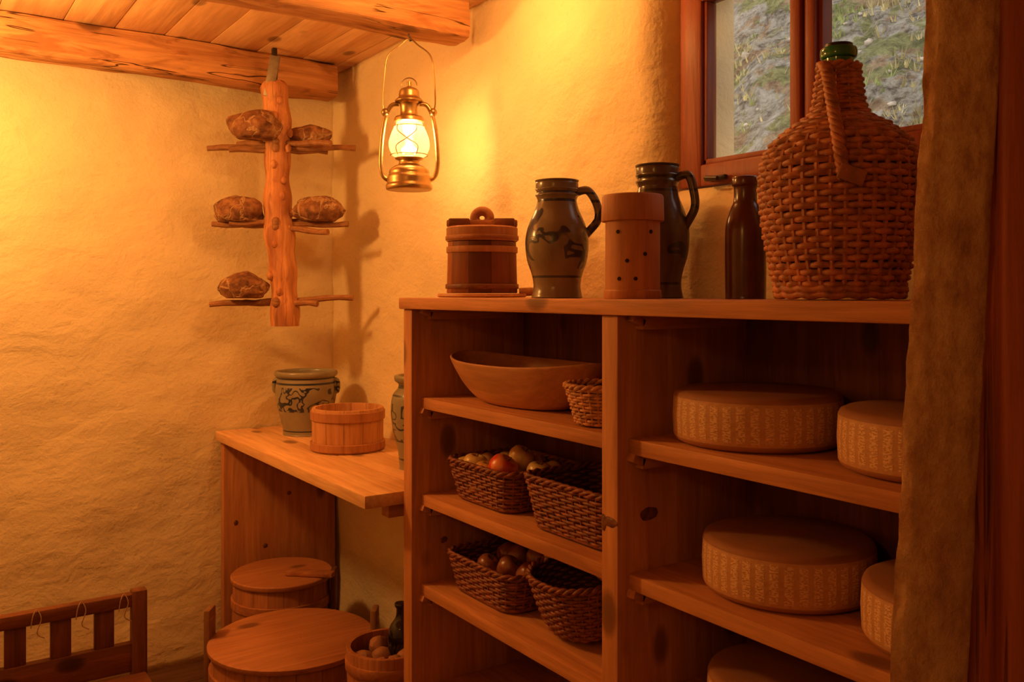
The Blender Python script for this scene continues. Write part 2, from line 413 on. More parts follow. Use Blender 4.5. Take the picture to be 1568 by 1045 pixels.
# window
w=B('window_1'); x0,x1=XR+.062,XR+.115
w.bx(x0,x1,1.645,1.722,WZ0+.005,WZ1-.005,'redframe',.006)
w.bx(x0,x1,.918,.995,WZ0+.005,WZ1-.005,'redframe',.006)
w.bx(x0+.001,x1-.001,.99,1.65,WZ0+.004,WZ0+.062,'redframe',.006)
w.bx(x0+.001,x1-.001,.99,1.65,H+.775,WZ1-.005,'redframe',.006)
w.bx(x0-.012,x1,1.322,1.352,WZ0+.06,H+.778,'redframe',.005); w.bx(x0-.004,x1,1.288,1.317,WZ0+.06,H+.778,'redframe',.005)
for a,b_ in ((1.352,1.645),(.995,1.288)):
    w.bx(x0+.01,x1-.005,a,a+.012,WZ0+.062,H+.775,'redframe',.003); w.bx(x0+.01,x1-.005,b_-.012,b_,WZ0+.062,H+.775,'redframe',.003)
    w.bx(x0+.01,x1-.005,a,b_,WZ0+.062,WZ0+.076,'redframe',.003)
    w.bx(x0+.025,x0+.028,a,b_,WZ0+.062,H+.775,'gl_win',0)
w.box((x0-.008,1.585,WZ0+.02),(.014,.07,.012),'iron'); w.tube([(x0-.014,1.61,WZ0+.02),(x0-.03,1.60,WZ0+.02),(x0-.03,1.56,WZ0+.015)],.006,'iron')
w.done()
# outside hillside
def hill():
    m,nt,b=nm('hillside_ground'); tc=nt.nodes.new('ShaderNodeTexCoord').outputs['Object']
    n1=noise_t(nt,tc,1.6,6,.65,.5); n2=noise_t(nt,tc,8,9,.78,.2); n3=noise_t(nt,tc,2.2,6,.65)
    g=ramp(nt,n2,[(.38,(.13,.10,.08)),(.46,(.38,.32,.26)),(.55,(.62,.55,.47)),(.68,(.82,.76,.68))])
    gr=ramp(nt,n2,[(.38,(.13,.13,.04)),(.6,(.50,.47,.20))])
    br=ramp(nt,n2,[(.38,(.22,.12,.065)),(.6,(.66,.45,.28))])
    c=mix(nt,ramp(nt,n1,[(.49,0),(.53,1)]),g,gr); c=mix(nt,ramp(nt,n3,[(.53,0),(.57,1)]),c,br)
    L(nt,c,b.inputs['Base Color']); b.inputs['Roughness'].default_value=.95; bump(nt,b,mth(nt,'ADD',n2,n1),1.0,.12); return m
M['hill']=hill()
M['rock']=plain('hill_rock',(.48,.40,.33),.95,nscale=9,var=.45,bs=.8)
M['tuft']=plain('dry_grass',(.56,.46,.22),.9,nscale=3,var=.5,bs=0); M['tuft2']=plain('green_shrub',(.27,.30,.10),.9,nscale=3,var=.5,bs=0)
hb=B('hillside'); bm=hb.bm; g={}
def hz(X,Y):
    p=Vector((X,Y,0)); return -.5+(X-2.6)*.95+.22*noise.noise(p*.8)+.17*noise.noise(p*2.2)+.08*noise.noise(p*6)
for i in range(110):
    for j in range(150):
        X=2.6+i*.11; Y=-5+j*.13; g[i,j]=bm.verts.new((X,Y,hz(X,Y)))
mi=hb.mi('hill')
for i in range(109):
    for j in range(149):
        fc=bm.faces.new((g[i,j],g[i+1,j],g[i+1,j+1],g[i,j+1])); fc.material_index=mi
rn=random.Random(11)
for i in range(200):
    X=rn.uniform(3.6,9); Y=rn.uniform(1,8); q=rn.uniform(.012,.045)*(1+.9*(rn.random()>.93))
    hb.blob((X,Y,hz(X,Y)),(q*rn.uniform(.8,1.4),q*rn.uniform(.8,1.4),q*.8),'rock',i,.6,seg=9,nr=6)
mt=[hb.mi('tuft'),hb.mi('tuft2')]
for i in range(5500):
    X=rn.uniform(3.6,9); Y=rn.uniform(1,8)
    dn=noise.noise(Vector((X*.9,Y*.9,3)))
    if dn<.0 and rn.random()<.85: continue
    z=hz(X,Y); h=rn.uniform(.04,.12); mm=mt[0 if noise.noise(Vector((X*1.2,Y*1.2,9)))<.0 else 1]
    for k in range(5):
        a=rn.uniform(0,6.28); dx,dy=math.cos(a),math.sin(a); w_=.009
        v=[bm.verts.new((X+dx*.02-dy*w_,Y+dy*.02+dx*w_,z-.01)),bm.verts.new((X+dx*.02+dy*w_,Y+dy*.02-dx*w_,z-.01)),bm.verts.new((X+dx*h*.7,Y+dy*h*.7,z+h*rn.uniform(.5,1)))]
        fc=bm.faces.new(v); fc.material_index=mm
hb.done(60,False)

# ------------------------------------------------------------------ shelf unit
ZT=H-.012; S=[H-.31,H-.60,H-.87]; S4=H-1.18
s=B('storage_shelf'); XB=1.664
s.bx(1.238,XB,.45,2.400,ZT-.034,ZT,'pine_y',.004)
for y0,y1 in ((2.338,2.390),(1.418,1.470),(.50,.55)):
    s.bx(1.25,XB,y0,y1,0,ZT-.0345,'pine_z',.003)
for yy,zz,a_,c_ in ((1.440,H-.49,.020,.012),(1.462,H-.495,.008,.02)):
    s.blob((1.2502,yy,zz),(.0022,a_,c_),'knot',2,.25,seg=16,nr=10)
for xx,yy,zz,a_,c_ in ((1.34,1.4178,H-.48,.026,.014),(1.36,2.3378,H-.75,.012,.010)):
    s.blob((xx,yy,zz),(a_,.002,c_),'knot',3,.25,seg=16,nr=10)
for a,b_ in ((1.4695,2.3385),(.5495,1.4185)):
    n=5
    for i in range(n):
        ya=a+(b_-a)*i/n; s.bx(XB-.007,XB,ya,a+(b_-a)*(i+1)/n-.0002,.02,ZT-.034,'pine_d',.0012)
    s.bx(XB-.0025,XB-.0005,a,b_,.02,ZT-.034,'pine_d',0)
    for z in S+[S4,.10]:
        s.bx(1.281,XB-.008,a+.001,b_-.001,z-.034,z,'pine_y',.003)
    for z in S+[S4,ZT]:
        for yy in (a+.013,b_-.013):
            s.box((1.45,yy,z-.034-.016),(.30,.024,.03),'pine_x',bev=.002)
            s.box((1.292,yy,z-.034-.011),(.035,.024,.018),'pine_x',rot=Matrix.Rotation(.4,3,'Y'),bev=.002)
s.done()

# table
TZ=H-.60
t=B('side_table'); TX=1.128
t.bx(TX,1.33,2.402,3.915,TZ-.04,TZ,'table',.004); t.bx(1.332,1.50,2.402,3.915,TZ-.04,TZ,'table',.004); t.bx(1.502,1.664,2.402,3.915,TZ-.04,TZ,'table',.004)
t.bx(TX+.02,1.662,3.86,3.905,0,TZ-.041,'pine_z',.003)
for xx,zz,a_,c_ in ((1.20,TZ-.40,.009,.012),(1.44,TZ-.30,.010,.009),(1.33,TZ-.52,.011,.010)):
    t.blob((xx,3.8598,zz),(a_,.002,c_),'knot',3,.25,seg=16,nr=10)
t.bx(1.23,1.64,2.45,2.50,TZ-.09,TZ-.041,'pine_x',.003)
t.bx(1.63,1.662,2.402,3.86,TZ-.12,TZ-.041,'pine_y',.003)
t.bx(1.60,1.655,2.41,2.46,0,TZ-.09,'pine_z',.003)
t.done()

# ------------------------------------------------------------------ hanging bread rack
px,py=1.300,3.60
r=B('bread_rack',(px,py,H))
n=60; pts=[];rad=[]
for i in range(n+1):
    k=i/n; z=.885-k*1.02; wob=.006*math.sin(k*9)
    pts.append((ER*( -.022+.044*k+wob))+Vector((0,0,z))); rad.append(.052+.004*math.sin(k*13)+.004*math.sin(k*41+1)+.008*k-(.010 if k<.012 else 0))
r.tube(pts,rad,'tree',18)
r.tube([ER*-.02+Vector((0,0,.80)),ER*-.018+Vector((0,-.03,.93)),ER*-.012+Vector((0,0,1.0))],.004,'iron')
r.box(ER*-.018+EF*-.045+Vector((0,0,.90)),(.042,.008,.17),'zinc',rot=Matrix.Rotation(-.6,3,'Z')@Matrix.Rotation(.18,3,'Y'),bev=.003)
r.box(ER*-.02+Vector((0,0,1.0)),(.02,.02,.055),'iron')
for k in range(14):
    a=random.uniform(-3.0,-.4)+.0; z=.80-k*.066
    r.blob(Vector((math.cos(a)*.052,math.sin(a)*.052,z)),(.014,.014,.018),'tree',k,.2,seg=12,nr=8)
def rod(a0,z,l0,l1,dz=0,rr=.0125):
    d=Matrix.Rotation(a0,3,'Z')@ER
    pp=[d*(-l0+(l0+l1)*i/10)+Vector((0,0,z+dz*(i/10-.5)+.003*math.sin(i*1.7+z*9))) for i in range(11)]
    r.tube(pp,[rr*(.88+.2*abs(math.sin(i*2.1))) for i in range(11)],'stick',9)
    r.blob(d*.0+EF*-.055+Vector((0,0,z)),(.016,.016,.016),'stick',1,.1,seg=12,nr=8)
rod(.0,.61,.30,.32); rod(-.42,.628,.22,.26,-.03); rod(.30,.60,.2,.2,.01)
rod(.0,.29,.28,.29,.0); rod(-.38,.275,.22,.24,-.05); rod(.25,.30,.2,.22,.02)
rod(.0,-.03,.29,.31,.03); rod(-.3,-.04,.2,.18,.0)
def loaf(u,f,z,s3,seed):
    c3=ER*u+EF*f+Vector((0,0,z)); r.blob(c3,s3,'bread',seed,.20,1.3,36,18,Matrix.Rotation(-.6,4,'Z'),.75)
loaf(-.075,-.085,.682,(.112,.078,.066),1); loaf(.115,.04,.662,(.09,.07,.052),2)
loaf(-.165,-.01,.345,(.105,.08,.062),3); loaf(.165,-.01,.347,(.112,.08,.060),4)
loaf(-.145,-.02,.026,(.104,.08,.060),5)
r.done()

# ------------------------------------------------------------------ lantern
def lantern():
    l=B('oil_lantern',(1.405,2.645,H+.348))
    l.lathe(smooth_prof([(0,0),(.066,0),(.077,.004),(.078,.016),(.074,.022),(.074,.045),(.068,.052),(.066,.066),(.05,.08),(.038,.084),(.034,.098),(.046,.104),(.046,.109),(.02,.110),(.015,.125),(0,.126)],3),'brass')
    l.lathe(smooth_prof([(.044,.108),(.058,.12),(.068,.145),(.067,.17),(.056,.20),(.043,.225),(.042,.23)],4),'gl_lantern',seg=40)
    l.lathe(smooth_prof([(.0,.232),(.046,.228),(.05,.236),(.046,.246),(.03,.252),(.032,.29),(.046,.296),(.047,.302),(.036,.312),(.034,.325),(.03,.338),(.012,.346),(0,.347)],3),'brass')
    l.lathe([(0,.35),(.008,.35),(.008,.365),(0,.365)],'brass',seg=12)
    for sgn in (-1,1):
        pp=[(ER*(sgn*a)+Vector((0,0,z))) for a,z in ((.06,.03),(.085,.045),(.095,.08),(.094,.14),(.088,.2),(.078,.25),(.06,.285),(.035,.29))]
        l.tube(spline(pp,6),.0075,'brass',10)
        l.blob(ER*(sgn*.08)+Vector((0,0,.262)),(.014,.014,.014),'brass',seg=12,nr=8,amp=0)
        pp=[(ER*(sgn*a)+EF*-.068+Vector((0,0,z))) for a,z in ((.03,.11),(.035,.14),(0,.165),(-.03,.19),(-.03,.21))]
        l.tube(spline(pp,6),.0016,'brass',6)
    for z,rr in ((.118,.062),(.214,.052)):
        l.tube([(rr*math.cos(a*math.pi/16),rr*math.sin(a*math.pi/16),z) for a in range(32)],.0016,'brass',6,closed=True)
    bail=[ER*u+Vector((0,0,z)) for u,z in ((-.082,.262),(-.088,.30),(-.082,.40),(-.07,.455),(-.03,.488),(0,.51),(.03,.488),(.07,.455),(.082,.40),(.088,.30),(.082,.262))]
    l.tube(spline(bail,6),.0026,'brass',8)
    l.tube([ER*(.026*math.cos(a*math.pi/10))+Vector((0,0,.352+.026*math.sin(a*math.pi/10))) for a in range(11)],.002,'brass',6)
    l.tube(spline([(0,0,.535),(0,.004,.52),(.008,0,.508),(0,-.004,.502)],6),.003,'iron',8)
    l.lathe(smooth_prof([(0,.127),(.012,.13),(.018,.14),(.012,.155),(0,.166)],3),'flame',seg=16)
    return l.done(45)
lantern()
def point(name,loc,w,r,col):
    d=bpy.data.lights.new(name,'POINT'); d.energy=w; d.shadow_soft_size=r; d.color=col
    o=bpy.data.objects.new(name,d); o.location=loc; scene.collection.objects.link(o); return o
WARM=(1,.45,.10)
point('lantern_light',(1.405,2.645,H+.348+.188),6.0,.035,(1,.51,.16))
def pendant_or_fill(x,y,z,w,k=1,col=WARM):
    p=B('pendant_or_fill_lamp',(x,y,z)); top=CEIL-.001-z
    p.tube([(0,0,.05*k+.04),(0,0,top)],.004,'iron'); p.lathe([(0,.05*k),(.018,.05*k),(.022,.05*k+.01),(.02,.05*k+.05),(0,.05*k+.055)],'brass',seg=20)
    p.lathe([(0,top-.015),(.04,top-.015),(.045,top-.001),(0,top-.001)],'brass',seg=24)
    p.lathe(smooth_prof([(0,-.055*k),(.03*k,-.045*k),(.05*k,-.01*k),(.038*k,.025*k),(.017,.049*k)],4),'gl_bulb',seg=24)
    ob=p.done(); li=point('pendant_or_fill_light',(x,y,z-.008*k),w,.034*k,col); return ob
pendant_or_fill(-.08,3.22,H+.72,60,2.8,(1,.49,.13))
pendant_or_fill(1.28,2.15,H+.91,12,1,(1,.49,.13))
pendant_or_fill(-.75,.4,H+.55,9,2)  # added fill lamp, unseen beside the camera, to lighten jamb and shelf fronts

# ------------------------------------------------------------------ coopered tubs etc.
def tub_profile(r0,r1,h,t=.014):
    return [(0,.004),(r0,0.0),(r0+(r1-r0)*.5,h*.5),(r1,h-.003),(r1-.002,h),(r1-t,h),(r1-t-.001,h-.01),(r0-t,.03),(0,.03)]
def hoop(b,r,z,hh,mat='hoop',t=.005):
    b.lathe([(r-.002,z-hh/2),(r+t*.7,z-hh/2),(r+t,z-hh/2+.002),(r+t,z+hh/2-.002),(r+t*.7,z+hh/2),(r-.002,z+hh/2)],mat)
ty=2.215; tx=1.42
bd=B('round_cutting_board',(tx,ty,ZT+.0005))
bd.lathe([(0,.001),(.128,.001),(.133,.005),(.131,.012),(0,.012)],'bowlw')
bd.tube([ER*.11+Vector((0,0,.0155)),ER*.15+Vector((0,0,.018)),ER*.175+Vector((0,0,.021))],[.013,.012,.011],'bowlw',10,flat=1)
bd.done()
b=B('lidded_wooden_tub',(tx,ty,ZT+.0135))
b.lathe([(0,0),(.103,0),(.105,.003),(.101,.15),(.099,.152),(0,.152)],'stave_m')
hoop(b,.104,.02,.014,'darkwood'); hoop(b,.102,.128,.018,'stave_p',.004)
b.lathe([(0,.152),(.104,.153),(.106,.157),(.106,.192),(.102,.196),(0,.196)],'stave_p')
hoop(b,.106,.163,.012,'hoop',.003)
for u in (-.066,.066):
    b.box(ER*u+Vector((0,0,.207)),(.062,.09,.026),'darkwood',rot=Matrix.Rotation(-.6,3,'Z'),bev=.005)
b.box((0,0,.207),(.21,.03,.022),'hoop',rot=Matrix.Rotation(-.6,3,'Z'),bev=.005)
b.tube([ER*(.022*math.cos(a*math.pi/12))+Vector((0,0,.224+.020*math.sin(a*math.pi/12))) for a in range(24)],.0145,'hoop',10,closed=True)
b.done()
def jug(name,loc,mat,Hh,R,hd,htop=.9,hbot=.52,hr=.011,hout=.055):
    j=B(name,loc); k=Hh/.306; q=R/.0835
    pr=[(0,.0),(.062*q,0),(.066*q,.006*k),(.062*q,.03*k),(.066*q,.06*k),(.079*q,.10*k),(.0835*q,.14*k),(.081*q,.17*k),(.072*q,.20*k),(.058*q,.232*k),(.052*q,.255*k),(.053*q,.262*k),(.056*q,.27*k),(.053*q,.276*k),(.056*q,.285*k),(.056*q,.303*k),(.051*q,.306*k),(.047*q,.30*k),(.045*q,.25*k),(0,.22*k)]
    j.lathe(smooth_prof(pr,4),mat)
    d=Vector(hd).normalized()
    pp=[d*a+Vector((0,0,z)) for a,z in ((.045*q,htop*Hh),(.045*q+.035,htop*Hh+.008),(.05*q+hout,(htop*.75+hbot*.25)*Hh),(.055*q+hout*.95,(htop*.4+hbot*.6)*Hh),(.074*q,hbot*Hh+.004),(.070*q,hbot*Hh-.02))]
    j.tube(spline(pp,8),hr,mat,12,flat=.7)
    for z in (.27,.285): hoop(j,.0545*q,z*k,.004,mat,.003)
    j.lathe([(.050*q,.3055*k),(.057*q,.3055*k),(.058*q,.309*k),(.04*q,.312*k),(0,.315*k)],'iron' if mat=='jug2' else mat)
    return j.done(60)
jug('stoneware_jug',(1.42,1.85,ZT+.0005),'jug',.306,.0835,ER)
jug('stoneware_jug',(1.575,1.635,ZT+.0005),'jug2',.333,.080,ER*1+EF*-.5,hout=.045)
m_=B('wooden_butter_mould',(1.375,1.508,ZT+.0005))
m_.lathe([(0,0),(.064,0),(.066,.004),(.065,.018),(.062,.021),(.062,.178),(0,.178)],'stave_p')
m_.lathe([(0,.176),(.070,.176),(.0715,.179),(.070,.232),(.067,.236),(0,.236)],'stave_p')
ang0=math.atan2(-.745,-.67)
for a,z in ((-.55,.15),(.7,.15),(-.2,.085),(.45,.1),(-.5,.045),(.1,.045)):
    aa=ang0+a; mm=Matrix.Rotation(aa,4,'Z')@Matrix.Rotation(math.pi/2,4,'Y')
    m_.lathe([(0,.0585),(.0046,.0585),(.0046,.0632),(0,.0633)],'hole',(0,0,z),10,mat4=mm)
m_.done()
bo=B('brown_glass_bottle',(1.545,1.325,ZT+.0005))
bo.lathe(smooth_prof([(0,0),(.041,0),(.044,.006),(.045,.12),(.043,.165),(.033,.20),(.026,.218),(.026,.248),(.030,.252),(.030,.268),(.024,.272),(0,.272)],4),'bottle'); bo.done(60)

# ------------------------------------------------------------------ wicker
def rrect(hx,hy,rc,Nn):
    rc=min(rc,hx,hy); P=[]
    for cx,cy,a0 in ((hx-rc,hy-rc,0),(-hx+rc,hy-rc,90),(-hx+rc,-hy+rc,180),(hx-rc,-hy+rc,270)):
        for k in range(17):
            a=math.radians(a0+90*k/16); P.append((Vector((cx+rc*math.cos(a),cy+rc*math.sin(a),0)),Vector((math.cos(a),math.sin(a),0))))
    P.append(P[0]); d=[0]
    for i in range(1,len(P)): d.append(d[-1]+(P[i][0]-P[i-1][0]).length)
    out=[];i=0
    for k in range(Nn):
        t=d[-1]*k/Nn
        while i<len(d)-2 and d[i+1]<t: i+=1
        w_=d[i+1]-d[i]; f_=(t-d[i])/w_ if w_>1e-9 else 0
        out.append((P[i][0].lerp(P[i+1][0],f_),P[i][1].lerp(P[i+1][1],f_).normalized()))
    return out
def wick(b,shape,Hh,rows,stakes,rw,rs,mat,T=Matrix.Identity(4),z0=0,rim=True,rimr=1.7,bottom=True,flat=1.0,ph=0):
    Nn=stakes*4; rnd=random.Random(3)
    for i in range(rows):
        z=z0+(Hh)*(i+.5)/rows; hx,hy,rc=shape(z); P=rrect(hx,hy,rc,Nn); jz=rnd.uniform(-.12,.12)*Hh/rows; q1=rnd.uniform(0,6)
        b.tube([T@(p+nn*(rs*1.15*math.cos(math.pi*k/4+math.pi*i))+Vector((0,0,z+jz+.0009*math.sin(k*.23+q1)))) for k,(p,nn) in enumerate(P)],rw,mat,6,closed=True,flat=flat,up=None)
    zs=[z0+Hh*i/10 for i in range(11)]; sh=[rrect(*shape(z),Nn) for z in zs]
    for k in range(0,Nn,4):
        b.tube([T@(sh[i][k][0]+Vector((0,0,zs[i]))) for i in range(11)],rs*1.25,mat,5)
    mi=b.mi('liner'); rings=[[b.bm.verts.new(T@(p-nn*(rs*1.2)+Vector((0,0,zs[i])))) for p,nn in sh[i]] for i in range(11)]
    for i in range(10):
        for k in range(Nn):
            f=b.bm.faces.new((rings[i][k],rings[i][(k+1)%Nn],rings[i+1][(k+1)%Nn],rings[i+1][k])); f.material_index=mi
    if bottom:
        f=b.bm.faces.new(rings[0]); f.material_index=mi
    if rim:
        P=rrect(*shape(z0+Hh),Nn)
        for q in (0,1):
            b.tube([T@(p+nn*(rw*1.1*math.cos(k*.8+q*math.pi))+Vector((0,0,z0+Hh+rw+rw*1.1*math.sin(k*.8+q*math.pi)))) for k,(p,nn) in enumerate(P)],rw*rimr*.75,mat,6,closed=True)
D=B('wicker_demijohn',(1.455,1.024,ZT+.012))
ps=smooth_prof([(.108,0),(.120,.05),(.133,.12),(.140,.19),(.140,.228),(.132,.262),(.117,.287),(.095,.308),(.066,.327),(.051,.342),(.043,.37),(.040,.40),(.034,.425)],6)
def demi(z):
    for i in range(len(ps)-1):
        if ps[i][1]<=z<=ps[i+1][1]:
            t_=(z-ps[i][1])/(ps[i+1][1]-ps[i][1]+1e-9); r_=ps[i][0]*(1-t_)+ps[i+1][0]*t_; return (r_,r_,r_)
    r_=ps[-1][0] if z>.3 else ps[0][0]; return (r_,r_,r_)
wick(D,demi,.286,25,36,.0058,.0036,'wick_demi',rim=False)
wick(D,demi,.045,9,24,.0042,.0024,'wick_demi',z0=.283,rim=False,bottom=False)
wick(D,demi,.096,16,12,.0038,.0022,'wick_demi',z0=.326,rim=True,bottom=False)
for zz,rr in ((-.002,.112),(.008,.114)):
    D.tube([(rr*math.cos(a*math.pi/40)+.002*math.cos(a*1.3),rr*math.sin(a*math.pi/40),zz+.002*math.sin(a*1.3)) for a in range(80)],.007,'wick_demi',8,closed=True)
D.lathe(smooth_prof([(.026,.39),(.027,.438),(.029,.442),(.033,.446),(.033,.460),(.027,.463),(.0,.463)],3),'glass_g',seg=32)
D.lathe([(0,.463),(.026,.463),(.025,.470),(0,.471)],'cork',seg=24)
for d_ in (Vector((-.80,-.60,0)),Vector((.80,.60,0))):
    base=spline([d_*a+Vector((0,0,z)) for a,z in ((.040,.425),(.058,.415),(.078,.38),(.100,.335),(.128,.29),(.148,.24),(.150,.20))],10)
    side=d_.cross(Vector((0,0,1)))
    for q in range(3):
        D.tube([p+(side*math.cos(i*.75+q*2.1)+d_*math.sin(i*.75+q*2.1))*.0062+side*(.030-.035*i/len(base)) for i,p in enumerate(base)],.0062,'wick_demi',7)
D.box(Vector((-.80,-.60,0))*.157+Vector((.012,-.012,.205)),(.048,.005,.028),'leather',rot=Matrix.Rotation(-.64,3,'Z')@Matrix.Rotation(.35,3,'Y'))
D.done(60)

def rbasket(name,x0,x1,y0,y1,z,h,mat='wick_dark',rot=0):
    cx,cy=(x0+x1)/2,(y0+y1)/2; b=B(name,(cx,cy,z+.009)); hx,hy=(x1-x0)/2-.010,(y1-y0)/2-.010
    T=Matrix.Rotation(rot,4,'Z')
    wick(b,lambda q:(hx*(.86+.14*q/h),hy*(.86+.14*q/h),.05),h,int(h/.0085),40,.0040,.0026,mat,T=T)
    P=rrect(hx*.86,hy*.86,.05,120)
    b.tube([T@(p+Vector((0,0,0.0))) for p,nn in P],.005,mat,6,closed=True)
    return b
def apple(b,c,r,mat,tilt=.3):
    pr=smooth_prof([(0,-.72),(.25,-.86),(.6,-.75),(.92,-.2),(1,.2),(.85,.66),(.5,.86),(.2,.78),(0,.6)],4)
    T=Matrix.Rotation(tilt,4,'X')@Matrix.Rotation(tilt*.7,4,'Y')@Matrix.Scale(r,4)
    b.lathe(pr,mat,c,24,mat4=T)
    c=Vector(c); b.tube([c+T@Vector((0,0,.6)),c+T@Vector((.05,0,1.05))],.0015,'iron',5)
b1=rbasket('apple_basket',1.315,1.60,1.935,2.285,S[1],.100)
for i,(u,v,z,m3) in enumerate([(-.075,.085,.098,'apple_g'),(-.08,-.065,.112,'apple_r'),(-.01,.12,.085,'apple_g'),(.0,.04,.10,'apple_g'),(0,-.13,.10,'apple_g'),(.07,.08,.09,'apple_g'),(.07,-.02,.095,'apple_g'),(.06,-.11,.09,'apple_g'),(-.085,.01,.088,'apple_g'),(-.0,-.04,.130,'apple_g'),(-.085,.13,.080,'apple_g')]):
    apple(b1,(u,v,z-.012),.043 if m3=='apple_r' else .038,m3,.2+.3*(i%4))
b1.blob((0,0,.04),(.12,.15,.035),'pot',2)
b1.done(60)
b2=rbasket('wicker_basket',1.305,1.60,1.505,1.885,S[1],.120); b2.done(60)
b3=rbasket('wicker_basket',1.315,1.60,1.925,2.29,S[2],.095)
for i,(u,v,z) in enumerate([(-.06,.04,.07),(-.05,-.05,.085),(-.04,-.13,.085),(.03,.02,.09),(.03,-.08,.11),(.05,.1,.075),(-.01,-.14,.08)]):
    apple(b3,(u,v,z),.036,'apple_b',.4+i*.3)
b3.blob((0,0,.04),(.11,.15,.035),'pot',2)
b3.done(60)
b4=B('oval_wicker_basket',(1.43,1.745,S[2]+.028)); T4=Matrix.Rotation(-.16,4,'Y')
wick(b4,lambda q:(.115*(.62+.38*math.sqrt(max(q,0)/.15)),.135*(.62+.38*math.sqrt(max(q,0)/.15)),.11),.14,16,36,.0042,.0026,'wick_dark',T=T4)
hp=[T4@Vector((-.01,.128*math.cos(a*math.pi/16),.14+.038*math.sin(a*math.pi/16))) for a in range(17)]
for q in range(2): b4.tube([p+Vector((.005*math.cos(i*1.1+q*3.14),0,.005*math.sin(i*1.1+q*3.14))) for i,p in enumerate(hp)],.005,'wick_tan',6)
b4.done(60)
b5=B('small_wicker_basket',(1.365,1.60,S[0]+.005))
wick(b5,lambda q:(.062+.026*q/.085,)*3,.085,11,26,.0036,.0022,'wick_tan')
b5.done(60)
bw=B('wooden_dough_bowl',(1.43,2.015,S[0]+.0005))
pr=smooth_prof([(0,.001),(.45,.001),(.62,.01),(.8,.045),(.93,.085),(1.0,.112),(.985,.118),(.955,.113),(.86,.08),(.7,.04),(.45,.022),(0,.018)],5)
bw.lathe(pr,'bowlw',seg=72,sx=.148,sy=.315,fn=lambda p:Vector((p.x,p.y,p.z+.06*p.z/.118*(abs(p.y)/.3)**3*.25)))
bw.done(60)

def cheese(x,y,z,r=.165,h=.104):
    c=B('cheese_wheel',(x,y,z+.0005))
    c.lathe([(r-.014,.0015),(r-.004,.006),(r-.0005,.014)],'ch_top',seg=96)
    c.lathe([(r-.0005,.014),(r+.0015,h*.5),(r-.0005,h-.014)],'ch_side_lit',seg=96)
    c.lathe([(r-.0005,h-.014),(r-.004,h-.006),(r-.014,h-.0012),(r*.5,h+.001),(0,h+.0015)],'ch_top',seg=96)
    c.lathe([(0,0),(r-.014,.0015)],'ch_top',seg=96)
    bmesh.ops.remove_doubles(c.bm,verts=c.bm.verts[:],dist=1e-5)
    return c.done(50)
cheese(1.478,1.238,S[0],.172,.110); cheese(1.488,.848,S[0],.165,.108); cheese(1.485,1.165,S[1],.169,.112); cheese(1.488,.80,S[1],.165,.108); cheese(1.488,1.16,S[2]); cheese(1.488,.78,S[2])

# ------------------------------------------------------------------ table-top objects
cr=B('stoneware_crock',(1.43,3.63,TZ+.0005))
cr.lathe(smooth_prof([(0,0),(.09,0),(.096,.006),(.098,.03),(.113,.09),(.127,.16),(.128,.2),(.122,.235),(.122,.244),(.131,.25),(.133,.262),(.128,.27),(.118,.266),(.114,.24),(.11,.15),(.08,.03),(0,.02)],4),'crock')
for sg in (-1,1):
    pp=[ER*(sg*a)+Vector((0,0,z)) for a,z in ((.118,.232),(.134,.228),(.138,.205),(.134,.182),(.12,.178))]
    cr.tube(spline(pp,6),.009,'crock',10)
cr.done(60)
tb=B('low_wooden_tub',(1.42,3.176,TZ+.0005))
tb.lathe(tub_profile(.135,.137,.162,.014),'stave_l')
hoop(tb,.136,.02,.03,'stave_p',.007); hoop(tb,.1365,.135,.035,'stave_p',.006); tb.done()
ja=B('stoneware_jar',(1.475,2.69,TZ+.0005))
ja.lathe(smooth_prof([(0,0),(.07,0),(.074,.006),(.08,.06),(.098,.14),(.104,.2),(.098,.25),(.08,.275),(.078,.29),(.09,.3),(.092,.315),(.086,.32),(.076,.315),(.074,.28),(.08,.1),(0,.02)],4),'crock2')
ja.done(60)

# ------------------------------------------------------------------ floor tubs
def lidded(name,x,y,r,zt,lug,ang=0):
    b=B(name,(x,y,.0005)); h=zt-.02
    b.lathe(tub_profile(r*1.0,r*.95,h,.018),'stave_d',seg=80)
    for k in (.12,.45,.8): hoop(b,r*(1-.05*k),h*k,.035,'hoop',.007)
    b.lathe([(0,h),(r*.99,h),(r*1.0,h+.004),(r*1.0,h+.016),(r*.98,h+.02),(0,h+.022)],'lid',seg=80)
    if lug:
        for sg in (-1,1):
            d=ER*sg; R=Matrix.Rotation(-.604,3,'Z')
            b.box(d*(r*1.02)+Vector((0,0,h*.75+.07)),(.022,.07,h*.5+.10),'stave_l',rot=R,bev=.006)
            b.tube([d*(r*1.02)+EF*-.03+Vector((0,0,zt+.065)),d*(r*1.02)+EF*.03+Vector((0,0,zt+.065))],.012,'hoop',10)
    return b
big=lidded('lidded_wash_tub',1.125,2.985,.283,.395,True); big.blob((0.02,-.03,.385),(.012,.012,.012),'hole',1,seg=10,nr=6); big.done()
bk=lidded('lidded_wooden_barrel',1.30,3.565,.205,.44,False)
bk.box(ER*.13+EF*-.06+Vector((0,0,.452)),(.20,.045,.02),'hoop',rot=Matrix.Rotation(-.75,3,'Z'),bev=.005)
bk.box(ER*.215+Vector((0,0,.37)),(.02,.06,.17),'stave_d',rot=Matrix.Rotation(-.604,3,'Z'),bev=.004)
bk.done()
pb=B('wooden_bucket',(1.275,2.542,.0005))
pb.lathe(tub_profile(.118,.132,.48,.014),'stave_d'); hoop(pb,.121,.06,.03); hoop(pb,.1305,.43,.032)
pb.lathe([(0,.36),(.11,.36),(.0,.361)],'hole')
